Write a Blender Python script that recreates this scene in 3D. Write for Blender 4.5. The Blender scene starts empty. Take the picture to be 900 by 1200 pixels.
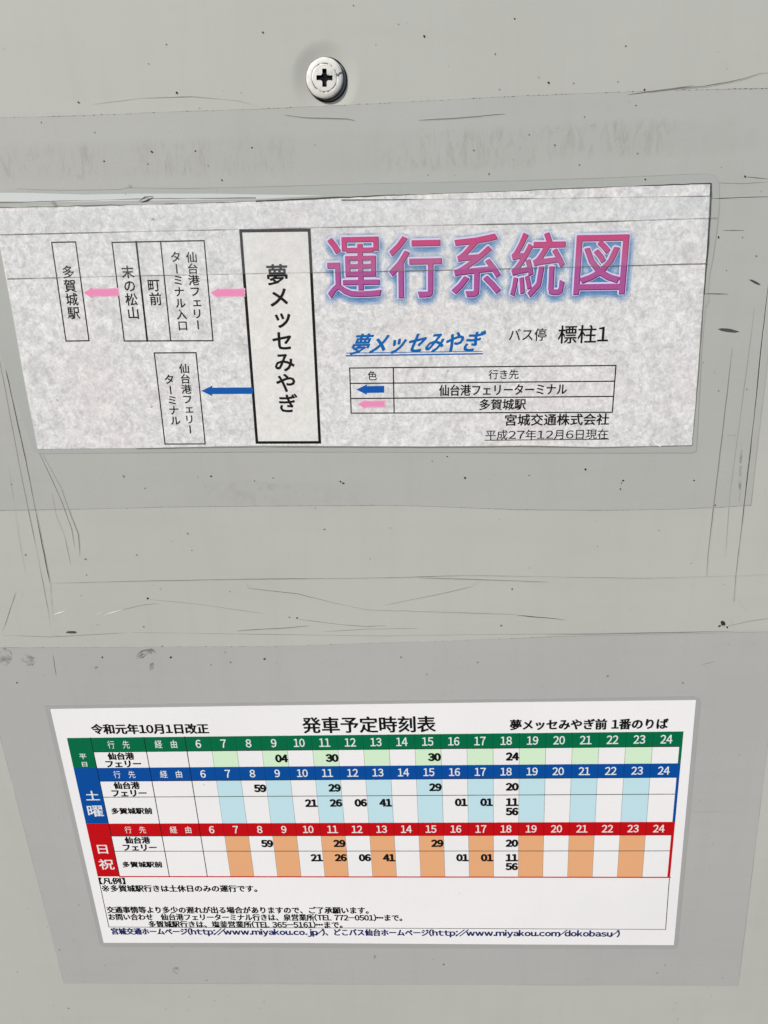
import bpy, bmesh, math, random
from mathutils import Vector, Matrix
import numpy as np
random.seed(7)
sc = bpy.context.scene
# ------------------------------------------------------------------ camera
# board plane is y = 0, facing -Y; the photo was taken about 26 cm in front of it, looking slightly down
F, D = 901.0, 0.26
PITCH, YAW, ROLL = 0.3422614, 0.0416947, -0.0087263
def rot(p, y, r):
    cx, sx = math.cos(p), math.sin(p); cy, sy = math.cos(y), math.sin(y); cr, sr = math.cos(r), math.sin(r)
    return np.array([[cr,-sr,0],[sr,cr,0],[0,0,1]]) @ np.array([[cy,0,sy],[0,1,0],[-sy,0,cy]]) @ np.array([[1,0,0],[0,cx,-sx],[0,sx,cx]])
R = rot(PITCH, YAW, ROLL)
CB = -R.T @ np.array([0,0,D])                      # camera in board axes (right, down, into the board)
def w3(v): return Vector((v[0], v[2], -v[1]))
cam = bpy.data.cameras.new('camera'); camo = bpy.data.objects.new('camera', cam); sc.collection.objects.link(camo); sc.camera = camo
r_, u_, b_ = w3(R[0]), w3(-R[1]), w3(-R[2])
camo.matrix_world = Matrix(((r_.x,u_.x,b_.x,CB[0]),(r_.y,u_.y,b_.y,CB[2]),(r_.z,u_.z,b_.z,-CB[1]),(0,0,0,1)))
cam.sensor_fit = 'VERTICAL'; cam.sensor_height = 24; cam.lens = F/1200*24; cam.clip_start = .005; cam.clip_end = 500
# ------------------------------------------------------------------ sky and sun
world = bpy.data.worlds.new('World'); sc.world = world; world.use_nodes = True
wn = world.node_tree; bg = wn.nodes['Background']
sky = wn.nodes.new('ShaderNodeTexSky'); sky.sky_type = 'NISHITA'; sky.sun_disc = False
SUN_DIR = Vector((-0.62, -0.60, 0.66)).normalized()
elev = math.asin(SUN_DIR.z); az = math.atan2(SUN_DIR.x, SUN_DIR.y)
sky.sun_elevation = elev; sky.sun_rotation = az; sky.air_density = 1.0; sky.dust_density = 2.0; sky.ozone_density = 1.0
wn.links.new(sky.outputs[0], bg.inputs[0]); bg.inputs[1].default_value = 0.09
sl = bpy.data.lights.new('sun', 'SUN'); sl.energy = 2.4; sl.angle = math.radians(.5); sl.color = (1.0, .98, .94)
so = bpy.data.objects.new('sun', sl); sc.collection.objects.link(so)
so.rotation_euler = SUN_DIR.to_track_quat('Z', 'Y').to_euler(); so.location = SUN_DIR*3
vs = sc.view_settings; vs.view_transform = 'Standard'; vs.look = 'None'; vs.gamma = 1; vs.use_curve_mapping = False; vs.exposure = 0.53
sc.cycles.transparent_max_bounces = 48
# ------------------------------------------------------------------ measuring
MM = 0.001
def bp(x, y):
    """point of the board (metres: right, up) seen at a photo position"""
    d = R.T @ np.array([(x-450)/F, (y-600)/F, 1.0]); t = -CB[2]/d[2]; p = CB + t*d
    return (p[0], -p[1])
def homog(src, dst):
    A = []
    for (x, y), (u, v) in zip(src, dst):
        A.append([x,y,1,0,0,0,-u*x,-u*y,-u]); A.append([0,0,0,x,y,1,-v*x,-v*y,-v])
    h = np.linalg.svd(np.array(A))[2][-1]; return (h/h[-1]).reshape(3,3)
class Frame:
    """a printed sheet's own axes: photo position -> sheet (u right, v up) -> board"""
    def __init__(s, corners=None, ang=0.0):
        if corners is None:
            c, q = math.cos(ang), math.sin(ang)
            s.H = np.array([[c, q, 0], [-q, c, 0], [0, 0, 1.0]])       # board -> sheet
        else:
            B = [bp(*p) for p in corners]
            w = (math.dist(B[0],B[1])+math.dist(B[3],B[2]))/2; h = (math.dist(B[0],B[3])+math.dist(B[1],B[2]))/2
            s.H = homog(B, [(0,0),(w,0),(w,-h),(0,-h)]); s.w, s.h = w, h
        s.I = np.linalg.inv(s.H)
    def uv(s, x, y):
        b = bp(x, y); q = s.H @ np.array([b[0], b[1], 1]); return (q[0]/q[2], q[1]/q[2])
    def bd(s, u, v):
        q = s.I @ np.array([u, v, 1]); return (q[0]/q[2], q[1]/q[2])
# ------------------------------------------------------------------ materials
def lin(c):
    return tuple(((v/255)/12.92 if v/255 <= .04045 else ((v/255+.055)/1.055)**2.4) for v in c) + (1,)
def mat(name, col, rough=.6, spec=.3, alpha=1.0):
    m = bpy.data.materials.new(name); m.use_nodes = True; b = m.node_tree.nodes['Principled BSDF']
    b.inputs['Base Color'].default_value = lin(col) if max(col) > 1 else tuple(col)+(1,)
    b.inputs['Roughness'].default_value = rough; b.inputs['Specular IOR Level'].default_value = spec; b.inputs['Alpha'].default_value = alpha
    return m
class NT:
    def __init__(s, m): s.m = m; s.t = m.node_tree; s.b = s.t.nodes['Principled BSDF']; s.co = s.t.nodes.new('ShaderNodeTexCoord').outputs['Object']
    def n(s, t, **k):
        q = s.t.nodes.new(t)
        for a, v in k.items(): setattr(q, a, v)
        return q
    def l(s, a, b): s.t.links.new(a, b)
    def mapping(s, scale=(1,1,1), loc=(0,0,0)):
        q = s.n('ShaderNodeMapping'); q.inputs['Scale'].default_value = scale; q.inputs['Location'].default_value = loc; s.l(s.co, q.inputs[0]); return q.outputs[0]
    def noise(s, scale, detail=3, rough=.55, vec=None, dist=0):
        q = s.n('ShaderNodeTexNoise'); q.inputs['Scale'].default_value = scale; q.inputs['Detail'].default_value = detail
        q.inputs['Roughness'].default_value = rough; q.inputs['Distortion'].default_value = dist; s.l(vec or s.co, q.inputs['Vector']); return q.outputs['Fac']
    def rng(s, v, a, b, c=0., d=1.):
        q = s.n('ShaderNodeMapRange'); s.l(v, q.inputs[0])
        for i, x in enumerate((a, b, c, d)): q.inputs[i+1].default_value = x
        return q.outputs[0]
    def math(s, op, a, b=None):
        q = s.n('ShaderNodeMath', operation=op)
        for i, x in enumerate((a, b)):
            if x is None: continue
            if isinstance(x, (int, float)): q.inputs[i].default_value = x
            else: s.l(x, q.inputs[i])
        return q.outputs[0]
    def mix(s, f, a, b):
        q = s.n('ShaderNodeMix', data_type='RGBA')
        if isinstance(f, (int, float)): q.inputs[0].default_value = f
        else: s.l(f, q.inputs[0])
        for i, x in ((6, a), (7, b)):
            if isinstance(x, tuple): q.inputs[i].default_value = x
            else: s.l(x, q.inputs[i])
        return q.outputs[2]
    def xyz(s):
        q = s.n('ShaderNodeSeparateXYZ'); s.l(s.co, q.inputs[0]); return q.outputs
    def specks(s, scale, size, keep):
        """small round dirt specks of uneven size"""
        q = s.n('ShaderNodeTexVoronoi'); q.inputs['Scale'].default_value = scale
        warp = s.n('ShaderNodeTexNoise'); warp.inputs['Scale'].default_value = scale*5; s.l(s.co, warp.inputs['Vector'])
        mx = s.n('ShaderNodeVectorMath', operation='MULTIPLY_ADD'); s.l(warp.outputs['Color'], mx.inputs[0]); mx.inputs[1].default_value = (.25/scale,)*3; s.l(s.co, mx.inputs[2])
        fl = s.n('ShaderNodeVectorMath', operation='MULTIPLY'); s.l(mx.outputs[0], fl.inputs[0]); fl.inputs[1].default_value = (1, 0, 1)
        s.l(fl.outputs[0], q.inputs['Vector'])
        sep = s.n('ShaderNodeSeparateColor'); s.l(q.outputs['Color'], sep.inputs[0])
        on = s.math('GREATER_THAN', sep.outputs[0], 1-keep)
        rad = s.rng(sep.outputs[1], 0, 1, size*.35, size)
        d = s.math('SUBTRACT', q.outputs['Distance'], rad)
        return s.math('MULTIPLY', s.math('MULTIPLY', s.rng(d, 0.0, -size*.4), on), s.rng(sep.outputs[2], 0, 1, .35, 1.))
    def bump(s, h, dist, strength=1.):
        q = s.n('ShaderNodeBump'); q.inputs['Distance'].default_value = dist; q.inputs['Strength'].default_value = strength; s.l(h, q.inputs['Height']); s.l(q.outputs[0], s.b.inputs['Normal'])
def surface(name, col, dirt, rough, spec, alpha=1., speck=1., streak=None, blot=.5, bump=.00004, dent=None):
    """painted metal / old film: faint cloudy tone, specks, optional band of adhesive streaks"""
    m = mat(name, col, rough, spec, alpha); t = NT(m)
    c = lin(col); dk = tuple(v*.90 for v in c[:3])+(1,)
    n1 = t.noise(9, 4); n2 = t.noise(55, 5, .6)
    col1 = t.mix(t.math('MULTIPLY', t.rng(n1, .38, .68), .55), c, dk)
    yl = (c[0]*.90, c[1]*.88, c[2]*.80, 1)
    col2 = t.mix(t.math('MULTIPLY', t.rng(n2, .55, .72), blot*.32), col1, yl)
    gr = t.noise(2300, 2, .7); col2 = t.mix(t.math('MULTIPLY', t.rng(gr, .3, .7), .08), col2, (c[0]*.6, c[1]*.6, c[2]*.6, 1))
    if streak:
        for (x0, x1, z0, z1, amt, sx, sz) in streak:
            X, _, Z = t.xyz()
            def edge(v, a, b, f):
                return t.math('MULTIPLY', t.rng(v, a-f, a+f), t.rng(v, b+f, b-f))
            box = t.math('MULTIPLY', edge(X, x0, x1, .004), edge(Z, z0, z1, .0012))
            s1 = t.noise(1, 5, .7, t.mapping((sx, 1, sz)), 1.4); s2 = t.noise(60, 2, .5, t.mapping((1, 1, .4)))
            k = t.math('MULTIPLY', t.math('ADD', t.math('MULTIPLY', t.rng(s1, .48, .74), t.rng(s2, .40, .62)), .10), box)
            col2 = t.mix(t.math('MULTIPLY', k, amt), col2, lin((112,110,98)))
    sp = t.math('MAXIMUM', t.specks(190, .10, .16), t.specks(420, .15, .05))
    col2 = t.mix(t.math('MULTIPLY', sp, .8*speck), col2, lin(dirt))
    t.l(col2, t.b.inputs['Base Color'])
    t.l(t.rng(n2, .3, .7, rough-.06, rough+.1), t.b.inputs['Roughness'])
    wp = t.noise(1, 3, .6, t.mapping((14, 1, 130)), .3); wv = t.noise(1, 3, .6, t.mapping((150, 1, 11), (.3, 0, .1)), .3)
    b0 = t.b.inputs['Base Color'].links[0].from_socket
    wash = t.math('MULTIPLY', t.math('ADD', t.rng(wp, .45, .7), t.rng(wv, .5, .72)), .11)
    t.l(t.mix(wash, b0, (c[0]*.80, c[1]*.79, c[2]*.76, 1)), t.b.inputs['Base Color'])
    h = t.math('ADD', t.math('MULTIPLY', t.noise(38, 3, .5), .00004), t.math('MULTIPLY', t.noise(9, 2, .5), .0004))
    if dent:
        X, _, Z = t.xyz(); dx = t.math('SUBTRACT', X, dent[0]); dz = t.math('SUBTRACT', Z, dent[1])
        ds = t.math('SQRT', t.math('ADD', t.math('MULTIPLY', dx, dx), t.math('MULTIPLY', dz, dz)))
        q = t.n('ShaderNodeMapRange', interpolation_type='SMOOTHSTEP'); t.l(ds, q.inputs[0]); q.inputs[1].default_value = .004; q.inputs[2].default_value = .0100; q.inputs[3].default_value = 0; q.inputs[4].default_value = .0006
        h = t.math('ADD', h, q.outputs[0])
    t.bump(h, 1.0, 1.)
    return m
INK = mat('black_ink', (24,24,26), .5, .3); INKB = mat('black_print', (16,16,18), .45, .3)
NAVY = mat('navy_ink', (26,36,96), .5); BLUE = mat('blue_ink', (0,96,168), .5); WHITEP = mat('white_print', (222,226,224), .5)
# ------------------------------------------------------------------ objects
def link(o): sc.collection.objects.link(o); return o
def thing(name, label, cat, loc, group=None):
    o = link(bpy.data.objects.new(name, None)); o.location = loc; o.empty_display_size = .01; o['label'] = label; o['category'] = cat
    if group: o['group'] = group
    return o
ORG = {}
def mesh(name, V, Fc, m, parent, label=None, org=None):
    """V in world metres; the mesh keeps its parent's origin"""
    if org is None: org = ORG.get(parent.name, parent.location.copy()) if parent else Vector((0,0,0))
    me = bpy.data.meshes.new(name); me.from_pydata([tuple(Vector(v)-org) for v in V], [], Fc); me.materials.append(m); me.update()
    o = link(bpy.data.objects.new(name, me)); o.parent = parent; ORG[o.name] = org
    if label: o['label'] = label
    return o
def slab(name, pts, y0, y1, m, parent, label=None, smooth_n=0):
    """a sheet of real thickness standing on the board: pts are (x, z), front face at y1 (nearer the camera)"""
    n = len(pts)
    area = sum(pts[i][0]*pts[(i+1)%n][1]-pts[(i+1)%n][0]*pts[i][1] for i in range(n))
    if area < 0: pts = pts[::-1]
    V = [(x, y1, z) for x, z in pts] + [(x, y0, z) for x, z in pts]
    bm = bmesh.new(); vs_ = [bm.verts.new(v) for v in V]
    f = bm.faces.new(vs_[:n]); g = bm.faces.new(vs_[n:][::-1])
    for i in range(n): bm.faces.new((vs_[i], vs_[n+i], vs_[n+(i+1)%n], vs_[(i+1)%n]))
    bmesh.ops.recalc_face_normals(bm, faces=bm.faces)
    bmesh.ops.triangulate(bm, faces=[f, g])
    bm.verts.index_update(); VV = [v.co.copy() for v in bm.verts]; FF = [tuple(v.index for v in q.verts) for q in bm.faces]; bm.free()
    return mesh(name, VV, FF, m, parent, label)
def ribbon(pts, w, jit=.15, taper=True, sub=4):
    """strip along board points (metres) of about width w"""
    P = []
    for i in range(len(pts)-1):
        a, b = pts[i], pts[i+1]
        k = max(1, int(math.dist(a, b)/.0025)) if sub else 1
        for j in range(k): P.append((a[0]+(b[0]-a[0])*j/k, a[1]+(b[1]-a[1])*j/k))
    P.append(pts[-1]); V = []; n = len(P); lv = 1.
    for i, p in enumerate(P):
        a = P[max(0, i-1)]; b = P[min(n-1, i+1)]; dx, dz = b[0]-a[0], b[1]-a[1]; L = math.hypot(dx, dz) or 1
        lv = max(.25, min(1.25, lv+random.uniform(-.3, .3)))
        t = i/(n-1); ww = w/2*(min(1, .2+4*min(t, 1-t)) if taper else 1)*(lv if jit else 1)
        ox = random.uniform(-1, 1)*w*jit*.8
        V.append((p[0]-dz/L*(ww)-dz/L*ox, p[1]+dx/L*ww+dx/L*ox)); V.append((p[0]+dz/L*ww-dz/L*ox, p[1]-dx/L*ww+dx/L*ox))
    return V, [(2*i, 2*i+1, 2*i+3, 2*i+2) for i in range(n-1)]
PX = bp(451, 600)[0]-bp(450, 600)[0]               # one photo pixel on the board, metres
def scratch(name, pix, wpx, m, parent, y, taper=True, jit=.22, label=None):
    V, Fc = ribbon([bp(*p) for p in pix], wpx*PX, jit, taper)
    return mesh(name, [(a, y, b) for a, b in V], Fc, m, parent, label)
# glyphs: outlines of the built-in font, one mesh per character, cached
_g = {}
def glyph(ch, bold=0.0):
    k = (ch, bold)
    if k in _g: return _g[k]
    cu = bpy.data.curves.new('t', 'FONT'); cu.body = chr(ord(ch)+0xFEE0) if '!' <= ch <= '~' else ch; cu.size = 1; cu.resolution_u = 2; cu.offset = bold; cu.fill_mode = 'FRONT'
    o = bpy.data.objects.new('t', cu); sc.collection.objects.link(o)
    dg = bpy.context.evaluated_depsgraph_get(); dg.update(); me = bpy.data.meshes.new_from_object(o.evaluated_get(dg))
    V = [(v.co.x, v.co.y) for v in me.vertices]; Fc = [tuple(p.vertices) for p in me.polygons]
    bpy.data.objects.remove(o); bpy.data.curves.remove(cu); bpy.data.meshes.remove(me)
    _g[k] = (V, Fc); return _g[k]
def adv(ch):
    o = ord(ch)
    if ch == '　': return 1.0
    if ch == ' ': return .35
    if ch == '・': return .30
    if o > 0x2E80: return 1.0
    if ch.isdigit(): return .60
    if ch in '/': return .42
    if ch in ':.,': return .26
    V, _ = glyph(ch)
    if not V: return .3
    return max(v[0] for v in V)-min(v[0] for v in V)+.09
def line_geo(s, bold=0., track=0., lat=1.0):
    """a line of text as loose outlines: (V, F) with unit em, left at 0; latin scaled by lat in width"""
    x = 0; V = []; Fc = []
    for ch in s:
        a = adv(ch)
        wide = ord(ch) > 0x2E80
        if ch not in ' 　':
            g, f = glyph(ch, bold)
            if g:
                mx = min(v[0] for v in g)
                if ch == '・': off, sx = .15-(mx+max(v[0] for v in g))/2, 1.
                elif wide: off, sx = CJK_DX, 1.
                elif ch.isdigit() or ch in '/:.': off, sx = (a/2-(mx+max(v[0] for v in g))/2)*lat, lat
                else: off, sx = -mx*lat+.045, lat
                b = len(V); V += [(x+v[0]*sx+off, v[1]) for v in g]; Fc += [tuple(i+b for i in q) for q in f]
        x += (a*(1 if wide else lat))+track
    return V, Fc
CJK_DX = 0.0
def bbox(V): return min(v[0] for v in V), min(v[1] for v in V), max(v[0] for v in V), max(v[1] for v in V)
def rings(V, Fc, r, n, asp=1.0):
    """thicken strokes: copies pushed out in a ring"""
    V2, F2, L = [], [], []
    for k in range(n):
        a = 2*math.pi*k/n; b = len(V2)
        V2 += [(x+r*math.cos(a), y+r*asp*math.sin(a)) for x, y in V]; F2 += [tuple(i+b for i in q) for q in Fc]; L += [k]*len(V)
    return V2, F2, L
def place(name, V, Fc, fr, y, m, parent, lay=None, label=None, step=1e-6):
    out = []
    for i, (u, v) in enumerate(V):
        a, b = fr.bd(u, v); out.append((a, y-(lay[i]*step if lay else 0), b))
    return mesh(name, out, Fc, m, parent, label)
def htext(name, s, fr, x0, x1, yc0, yc1, hpx, y, m, parent, bold=0., ring=0., shear=0., label=None, track=0., lat=1.0):
    """line whose ink runs from x0 to x1 (photo), centre heights yc0/yc1, ink height hpx"""
    V, Fc = line_geo(s, bold, track, lat); a, b, c, d = bbox(V)
    U0 = fr.uv(x0, yc0); U1 = fr.uv(x1, yc1); xm, ym = (x0+x1)/2, (yc0+yc1)/2
    h = fr.uv(xm, ym-hpx/2)[1]-fr.uv(xm, ym+hpx/2)[1]
    L = U1[0]-U0[0]; sh = shear*h
    def T(p):
        tx = (p[0]-a)/(c-a); ty = (p[1]-b)/(d-b)
        return (U0[0]+tx*(L-sh)+ty*sh, U0[1]+(U1[1]-U0[1])*tx+(ty-.5)*h)
    V = [T(p) for p in V]; lay = None
    if ring:
        V, Fc, lay = rings(V, Fc, ring*PX, 6, .7)
    return place(name, V, Fc, fr, y, m, parent, lay, label)
VROT = set('ー')
def vtext(name, s, fr, top, bot, wpx, y, m, parent, ring=0., label=None, hs=1.0, bold=0.):
    """characters in a column, centres from top to bottom (photo)"""
    n = len(s); V = []; Fc = []
    U0 = fr.uv(*top); U1 = fr.uv(*bot); w = fr.uv(top[0]+wpx/2, top[1])[0]-fr.uv(top[0]-wpx/2, top[1])[0]
    pitch = (U0[1]-U1[1])/max(1, n-1) if n > 1 else w; hh = min(pitch*.98, w*1.15)*hs
    for i, ch in enumerate(s):
        t = i/max(1, n-1); cx = U0[0]+(U1[0]-U0[0])*t; cy = U0[1]+(U1[1]-U0[1])*t
        g, f = glyph(ch, bold); b = len(V)
        for (gx, gy) in g:
            ex, ey = gx-EMC[0], gy-EMC[1]
            if ch in VROT: ex, ey = -ey, -ex
            elif ch in 'ッェ': ex += .08; ey += .06
            V.append((cx+ex*w, cy+ey*hh))
        Fc += [tuple(k+b for k in q) for q in f]
    lay = None
    if ring: V, Fc, lay = rings(V, Fc, ring*PX, 6)
    return place(name, V, Fc, fr, y, m, parent, lay, label)
bb_ = bbox(glyph('図')[0]); EMC = ((bb_[0]+bb_[2])/2, (bb_[1]+bb_[3])/2); EMW = bb_[2]-bb_[0]
def quad(name, fr, pts, y, m, parent, label=None):
    """filled flat print; pts are sheet (u, v)"""
    V = [fr.bd(*p) for p in pts]; n = len(V)
    return mesh(name, [(a, y, b) for a, b in V], [tuple(range(n))], m, parent, label)
def rules(name, fr, segs, w, y, m, parent, label=None):
    """straight printed lines as one mesh; segs in sheet (u, v), width w metres"""
    V = []; Fc = []
    for i, (a, b) in enumerate(segs):
        dx, dy = b[0]-a[0], b[1]-a[1]; L = math.hypot(dx, dy); ox, oy = -dy/L*w/2, dx/L*w/2; ex, ey = dx/L*w/2, dy/L*w/2; k = len(V)
        for p in ((a[0]-ex+ox, a[1]-ey+oy), (a[0]-ex-ox, a[1]-ey-oy), (b[0]+ex-ox, b[1]+ey-oy), (b[0]+ex+ox, b[1]+ey+oy)):
            q = fr.bd(*p); V.append((q[0], y-i*1e-6, q[1]))
        Fc.append((k, k+1, k+2, k+3))
    return mesh(name, V, Fc, m, parent, label)
# ================================================================== THE BOARD
streaks1 = []
def bandbox(x0, y0, x1, y1): a = bp(x0, y1); b = bp(x1, y0); return a[0], b[0], a[1], b[1]
M_board = surface('cream_grey_paint', (184,185,179), (62,60,52), .42, .35, speck=.6, blot=.7, dent=(bp(381, 92.5)[0], bp(381, 92.5)[1]+.2))
board = thing('notice_board', 'cream grey painted metal notice board with one screw and many fine scratches', 'notice board', (0, 0, -.2))
bx0, bx1, bz0, bz1 = -.42, .42, -.62, .36
bm = bmesh.new()
q = bmesh.ops.create_cube(bm, size=1)
for v in bm.verts: v.co = Vector(((bx0+bx1)/2+v.co.x*(bx1-bx0), .010+v.co.y*.020, (bz0+bz1)/2+v.co.z*(bz1-bz0)))
bmesh.ops.bevel(bm, geom=list(bm.edges), offset=.002, segments=3, affect='EDGES')
bm.verts.index_update()
mesh('board_panel', [v.co.copy() for v in bm.verts], [tuple(v.index for v in f.verts) for f in bm.faces], M_board, board); bm.free()
S_DK = mat('dark_scratch_and_edge', (80,79,74), .7, .1); S_MD = mat('grey_scratch_and_edge', (122,121,113), .7, .1); S_FT = mat('faint_scratch', (152,153,146), .7, .1); S_WH = mat('white_highlight', (246,246,244), .3, .6)
S_LT = mat('scratch_lit_edge', (200,200,195), .5, .3)  # pale colour for the painted lit edge beside wider scratches
S_DIRT = mat('dark_dirt', (52,50,44), .9, .1); S_SM = mat('smudge_dirt', (112,110,100), .9, .1)
_t = NT(S_SM); _t.l(_t.math('MULTIPLY', _t.rng(_t.noise(420, 4, .65), .44, .64), .38), _t.b.inputs['Alpha'])
# ---- grey films stuck on the board (things of their own, lying under the printed sheets)
def ext(pts): return [bp(*p) for p in pts]
film1_top = [(-70,141),(0,138),(100,135.5),(200,131),(300,128),(450,121),(600,113),(750,107),(900,103.5),(938,102)]
film1_bot = [(880,592),(850,594),(780,597),(700,598),(600,597),(500,593),(450,592),(300,593),(200,594),(100,596.5),(0,598),(-70,600)]
s_ = bandbox(-20, 165, 240, 212); s2_ = bandbox(240, 150, 640, 205); s3_ = bandbox(640, 138, 880, 185); s4_ = bandbox(240, 563, 440, 592)
def rel(b, o, amt, sx=480, sz=120): return (b[0]-o[0], b[1]-o[0], b[2]-o[2], b[3]-o[2], amt, sx, sz)
f1o = Vector((0, 0, bp(450, 592)[1])); f2o = Vector((0, 0, bp(450, 1154)[1]))
M_f1 = surface('aged_clear_film', (178,179,175), (60,58,50), .28, .45, 1., 1., [rel(s_, f1o, .42), rel(s2_, f1o, .36), rel(s3_, f1o, .38), rel(s4_, f1o, .3, 150, 260)], .6)
M_f2 = surface('newer_clear_film', (176,176,173), (70,68,60), .28, .45, 1., .8, None, .35)
film1 = thing('protective_film', 'greyish clear film around the route map sheet, with smudged glue marks along its top', 'film', f1o)
slab('film_sheet', ext(film1_top+film1_bot), 0, -.00005, M_f1, film1)
film2 = thing('protective_film', 'lower grey clear film patch surrounding the white timetable sheet with the coloured rows', 'film', f2o)
slab('film_sheet', ext([(-28,759),(100,758),(330,757),(520,751),(680,745),(800,742.5),(917,740),(900,869),(865,1155),(75,1152),(0,862)]), 0, -.00005, M_f2, film2)
YF = -.000055
# dirty film edges: broken dark specks along the edge
def dotted(pix, parent, y, m, name, dens=.5, w=.9):
    P = ext(pix); V = []; Fc = []
    for i in range(len(P)-1):
        a, b = P[i], P[i+1]; L = math.dist(a, b); t = 0
        while t < L:
            s = random.uniform(.3, 3.2)*PX
            if random.random() < dens:
                ux, uz = (b[0]-a[0])/L, (b[1]-a[1])/L; wd = w*PX*random.uniform(.3, 1.0); k = len(V); o = random.uniform(-.35, .35)*PX
                for (e, f) in ((0, 0), (s*.5, -wd/2), (s, 0), (s*.5, wd/2)):
                    V.append((a[0]+ux*(t+e)-uz*(f+o), y, a[1]+uz*(t+e)+ux*(f+o)))
                Fc.append((k, k+1, k+2, k+3))
            t += s+random.uniform(.3, 2.5)*PX
    o = mesh(name, V, Fc, m, parent); o['kind'] = 'stuff'; return o
dotted(film1_top, film1, YF-.00001, S_DIRT, 'edge_dirt', .38, .8); dotted(film1_bot, film1, YF-.00001, S_MD, 'edge_dirt', .4)
scratch('film_edge', film1_top, .8, S_FT, film1, YF, False); scratch('film_edge', film1_bot, .9, S_FT, film1, YF, False)
scratch('film_edge', [(880,592),(890,500),(900,415),(915,290)], .9, S_FT, film1, YF, False)
scratch('film_edge', [(-28,759),(100,758.5),(330,757),(520,751),(680,745),(800,742.5),(917,740)], .8, S_FT, film2, YF, False)
dotted([(0,759),(160,758),(330,757),(520,751),(680,745)], film2, YF-.00001, S_DIRT, 'edge_dirt', .3, .7)
scratch('film_edge', [(0,862),(75,1152)], .7, S_FT, film2, YF, False); scratch('film_edge', [(75,1152),(865,1155),(900,869)], .7, S_FT, film2, YF, False)
# ---- scratches: (points, width px, material, on film?)
YS = -.00009
SC = [
 ([(60,683.5),(150,681),(290,678.5),(450,677),(550,674),(650,676),(750,677.5),(830,675.5),(905,673)], 1.0, S_MD),
 ([(490,677),(560,679),(643,682)], 1.0, S_MD),
 ([(289,684),(291,689),(350,696),(390,706),(430,714.5),(500,716.5),(605,720)], 1.15, S_MD),
 ([(606,721),(640,724),(662,726)], 1.4, S_DK),
 ([(350,725.5),(400,732),(430,734),(452,733)], 1.2, S_MD), ([(277,739),(310,737),(340,735.5),(362,733)], 1.1, S_MD),
 ([(172,702),(230,707.5),(310,719)], .8, S_FT), ([(142,715),(165,709),(185,707)], .7, S_FT),
 ([(450,709),(520,695),(553,687),(563,680)], .8, S_FT), ([(380,740),(430,737),(490,736)], .8, S_FT),
 ([(155,741),(300,743),(450,745),(550,743.5),(700,742),(825,740),(905,738.5)], 1.0, S_FT),
 ([(640,744),(720,742.5),(800,741),(860,739.5)], .8, S_MD),
 ([(-20,330),(0,400),(15,470),(30.5,540),(42.8,603.6),(58.7,684),(62.3,728)], 1.15, S_DK),
 ([(42,600),(50,640),(58.7,684)], 1.1, S_DIRT),
 ([(-10,385),(0,424),(21.7,540),(31.8,591),(44,650),(57.5,721),(59,736)], 1.0, S_FT),
 ([(10,545),(16,585),(24,640),(32,680)], .45, S_FT),
 ([(46,530),(61,562),(73,589),(84,620),(88,643)], .9, S_MD), ([(49,530),(60,550),(72,572),(83,603.6),(91.7,625.6),(93.6,652)], 1.0, S_MD),
 ([(61,578),(66,603.6),(75.8,628),(83,662)], .9, S_MD),
 ([(19,693),(13.5,709),(5,735)], .8, S_MD), ([(27,694),(25,699)], .8, S_MD), ([(7,728),(3,739)], 1.2, S_MD),
 ([(62.3,767),(64,780),(66,792)], .9, S_MD), ([(60,743),(66,745),(80,745.5)], .8, S_MD), ([(57,722),(48,726)], .7, S_MD),
 ([(903,310),(900,336),(892.5,400),(885,475),(871.5,595),(862.5,670),(859.5,705)], 1.25, S_DK),
 ([(884,360),(879,400),(867,490),(855,580),(850,652)], .9, S_FT), ([(858,407),(846,511),(837,586),(829,652),(828,675)], 1.0, S_MD),
 ([(869,515),(866,590)], 3.5, S_SM),
 ([(834,232.8),(870,231.5),(905,230.5)], 1.3, S_DK), ([(834.5,224),(834.8,233)], 1.2, S_DK),
 ([(823,344.3),(853,344.5)], 1.1, S_DK), ([(847,270),(872,269.7)], .9, S_MD), ([(873,207),(900,209.5)], .8, S_MD), ([(838,214),(870,215),(900,213)], .6, S_FT),
 ([(736,110.8),(786,104),(813,100)], .9, S_MD), ([(760,108),(812,102),(825,101),(853,96),(873,91.5),(890,86),(905,85)], 1.0, S_MD),
 ([(333,134.5),(356.7,138),(406.7,139.3),(416,141.3)], 1.0, S_MD), ([(490,141),(526,139),(560,136.5),(592,133.2)], 1.0, S_MD),
 ([(110,122),(165,115),(225,113),(280,118),(310,127)], .7, S_FT),
 ([(822,779),(830,777),(837,775)], 1.0, S_MD), ([(882,751),(884.5,757)], 1.3, S_MD), ([(809,951),(840,951),(872,952)], .7, S_FT),
 ([(852,510),(863,510)], .9, S_MD), ([(866,704),(873,715)], 1.0, S_MD), ([(856,725),(861,737)], .9, S_FT), ([(846,735),(880,727),(905,724)], .7, S_FT),
 ([(690,148),(699,145)], .8, S_MD), ([(600,187),(604,188)], 1.2, S_MD), ([(0,744),(60,746),(150,741)], .7, S_FT),
 ([(93,214),(150,213)], .01, S_FT),
]
for i, (p, w, m) in enumerate(SC):
    if w > .1: scratch('scratch', p, w*.72, m, board, YS-i*1e-6)
    if w >= 1.0 and m is not S_FT and m is not S_SM: scratch('scratch_highlight', [(x+.9, y_+.9) for x, y_ in p], w*.45, S_LT, board, YS+.000006-i*1e-7)  # painted highlight running beside each wider scratch
for p in ([(62,721),(70,718),(77,716)], [(122,721),(132,717.5),(143,714.5)], [(113,720),(121,717)]): scratch('scratch', p, 1.2, S_WH, board, YS-.00002, label='bright scratch with its highlight painted white')  # glints on the scratches, painted as white strips
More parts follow.
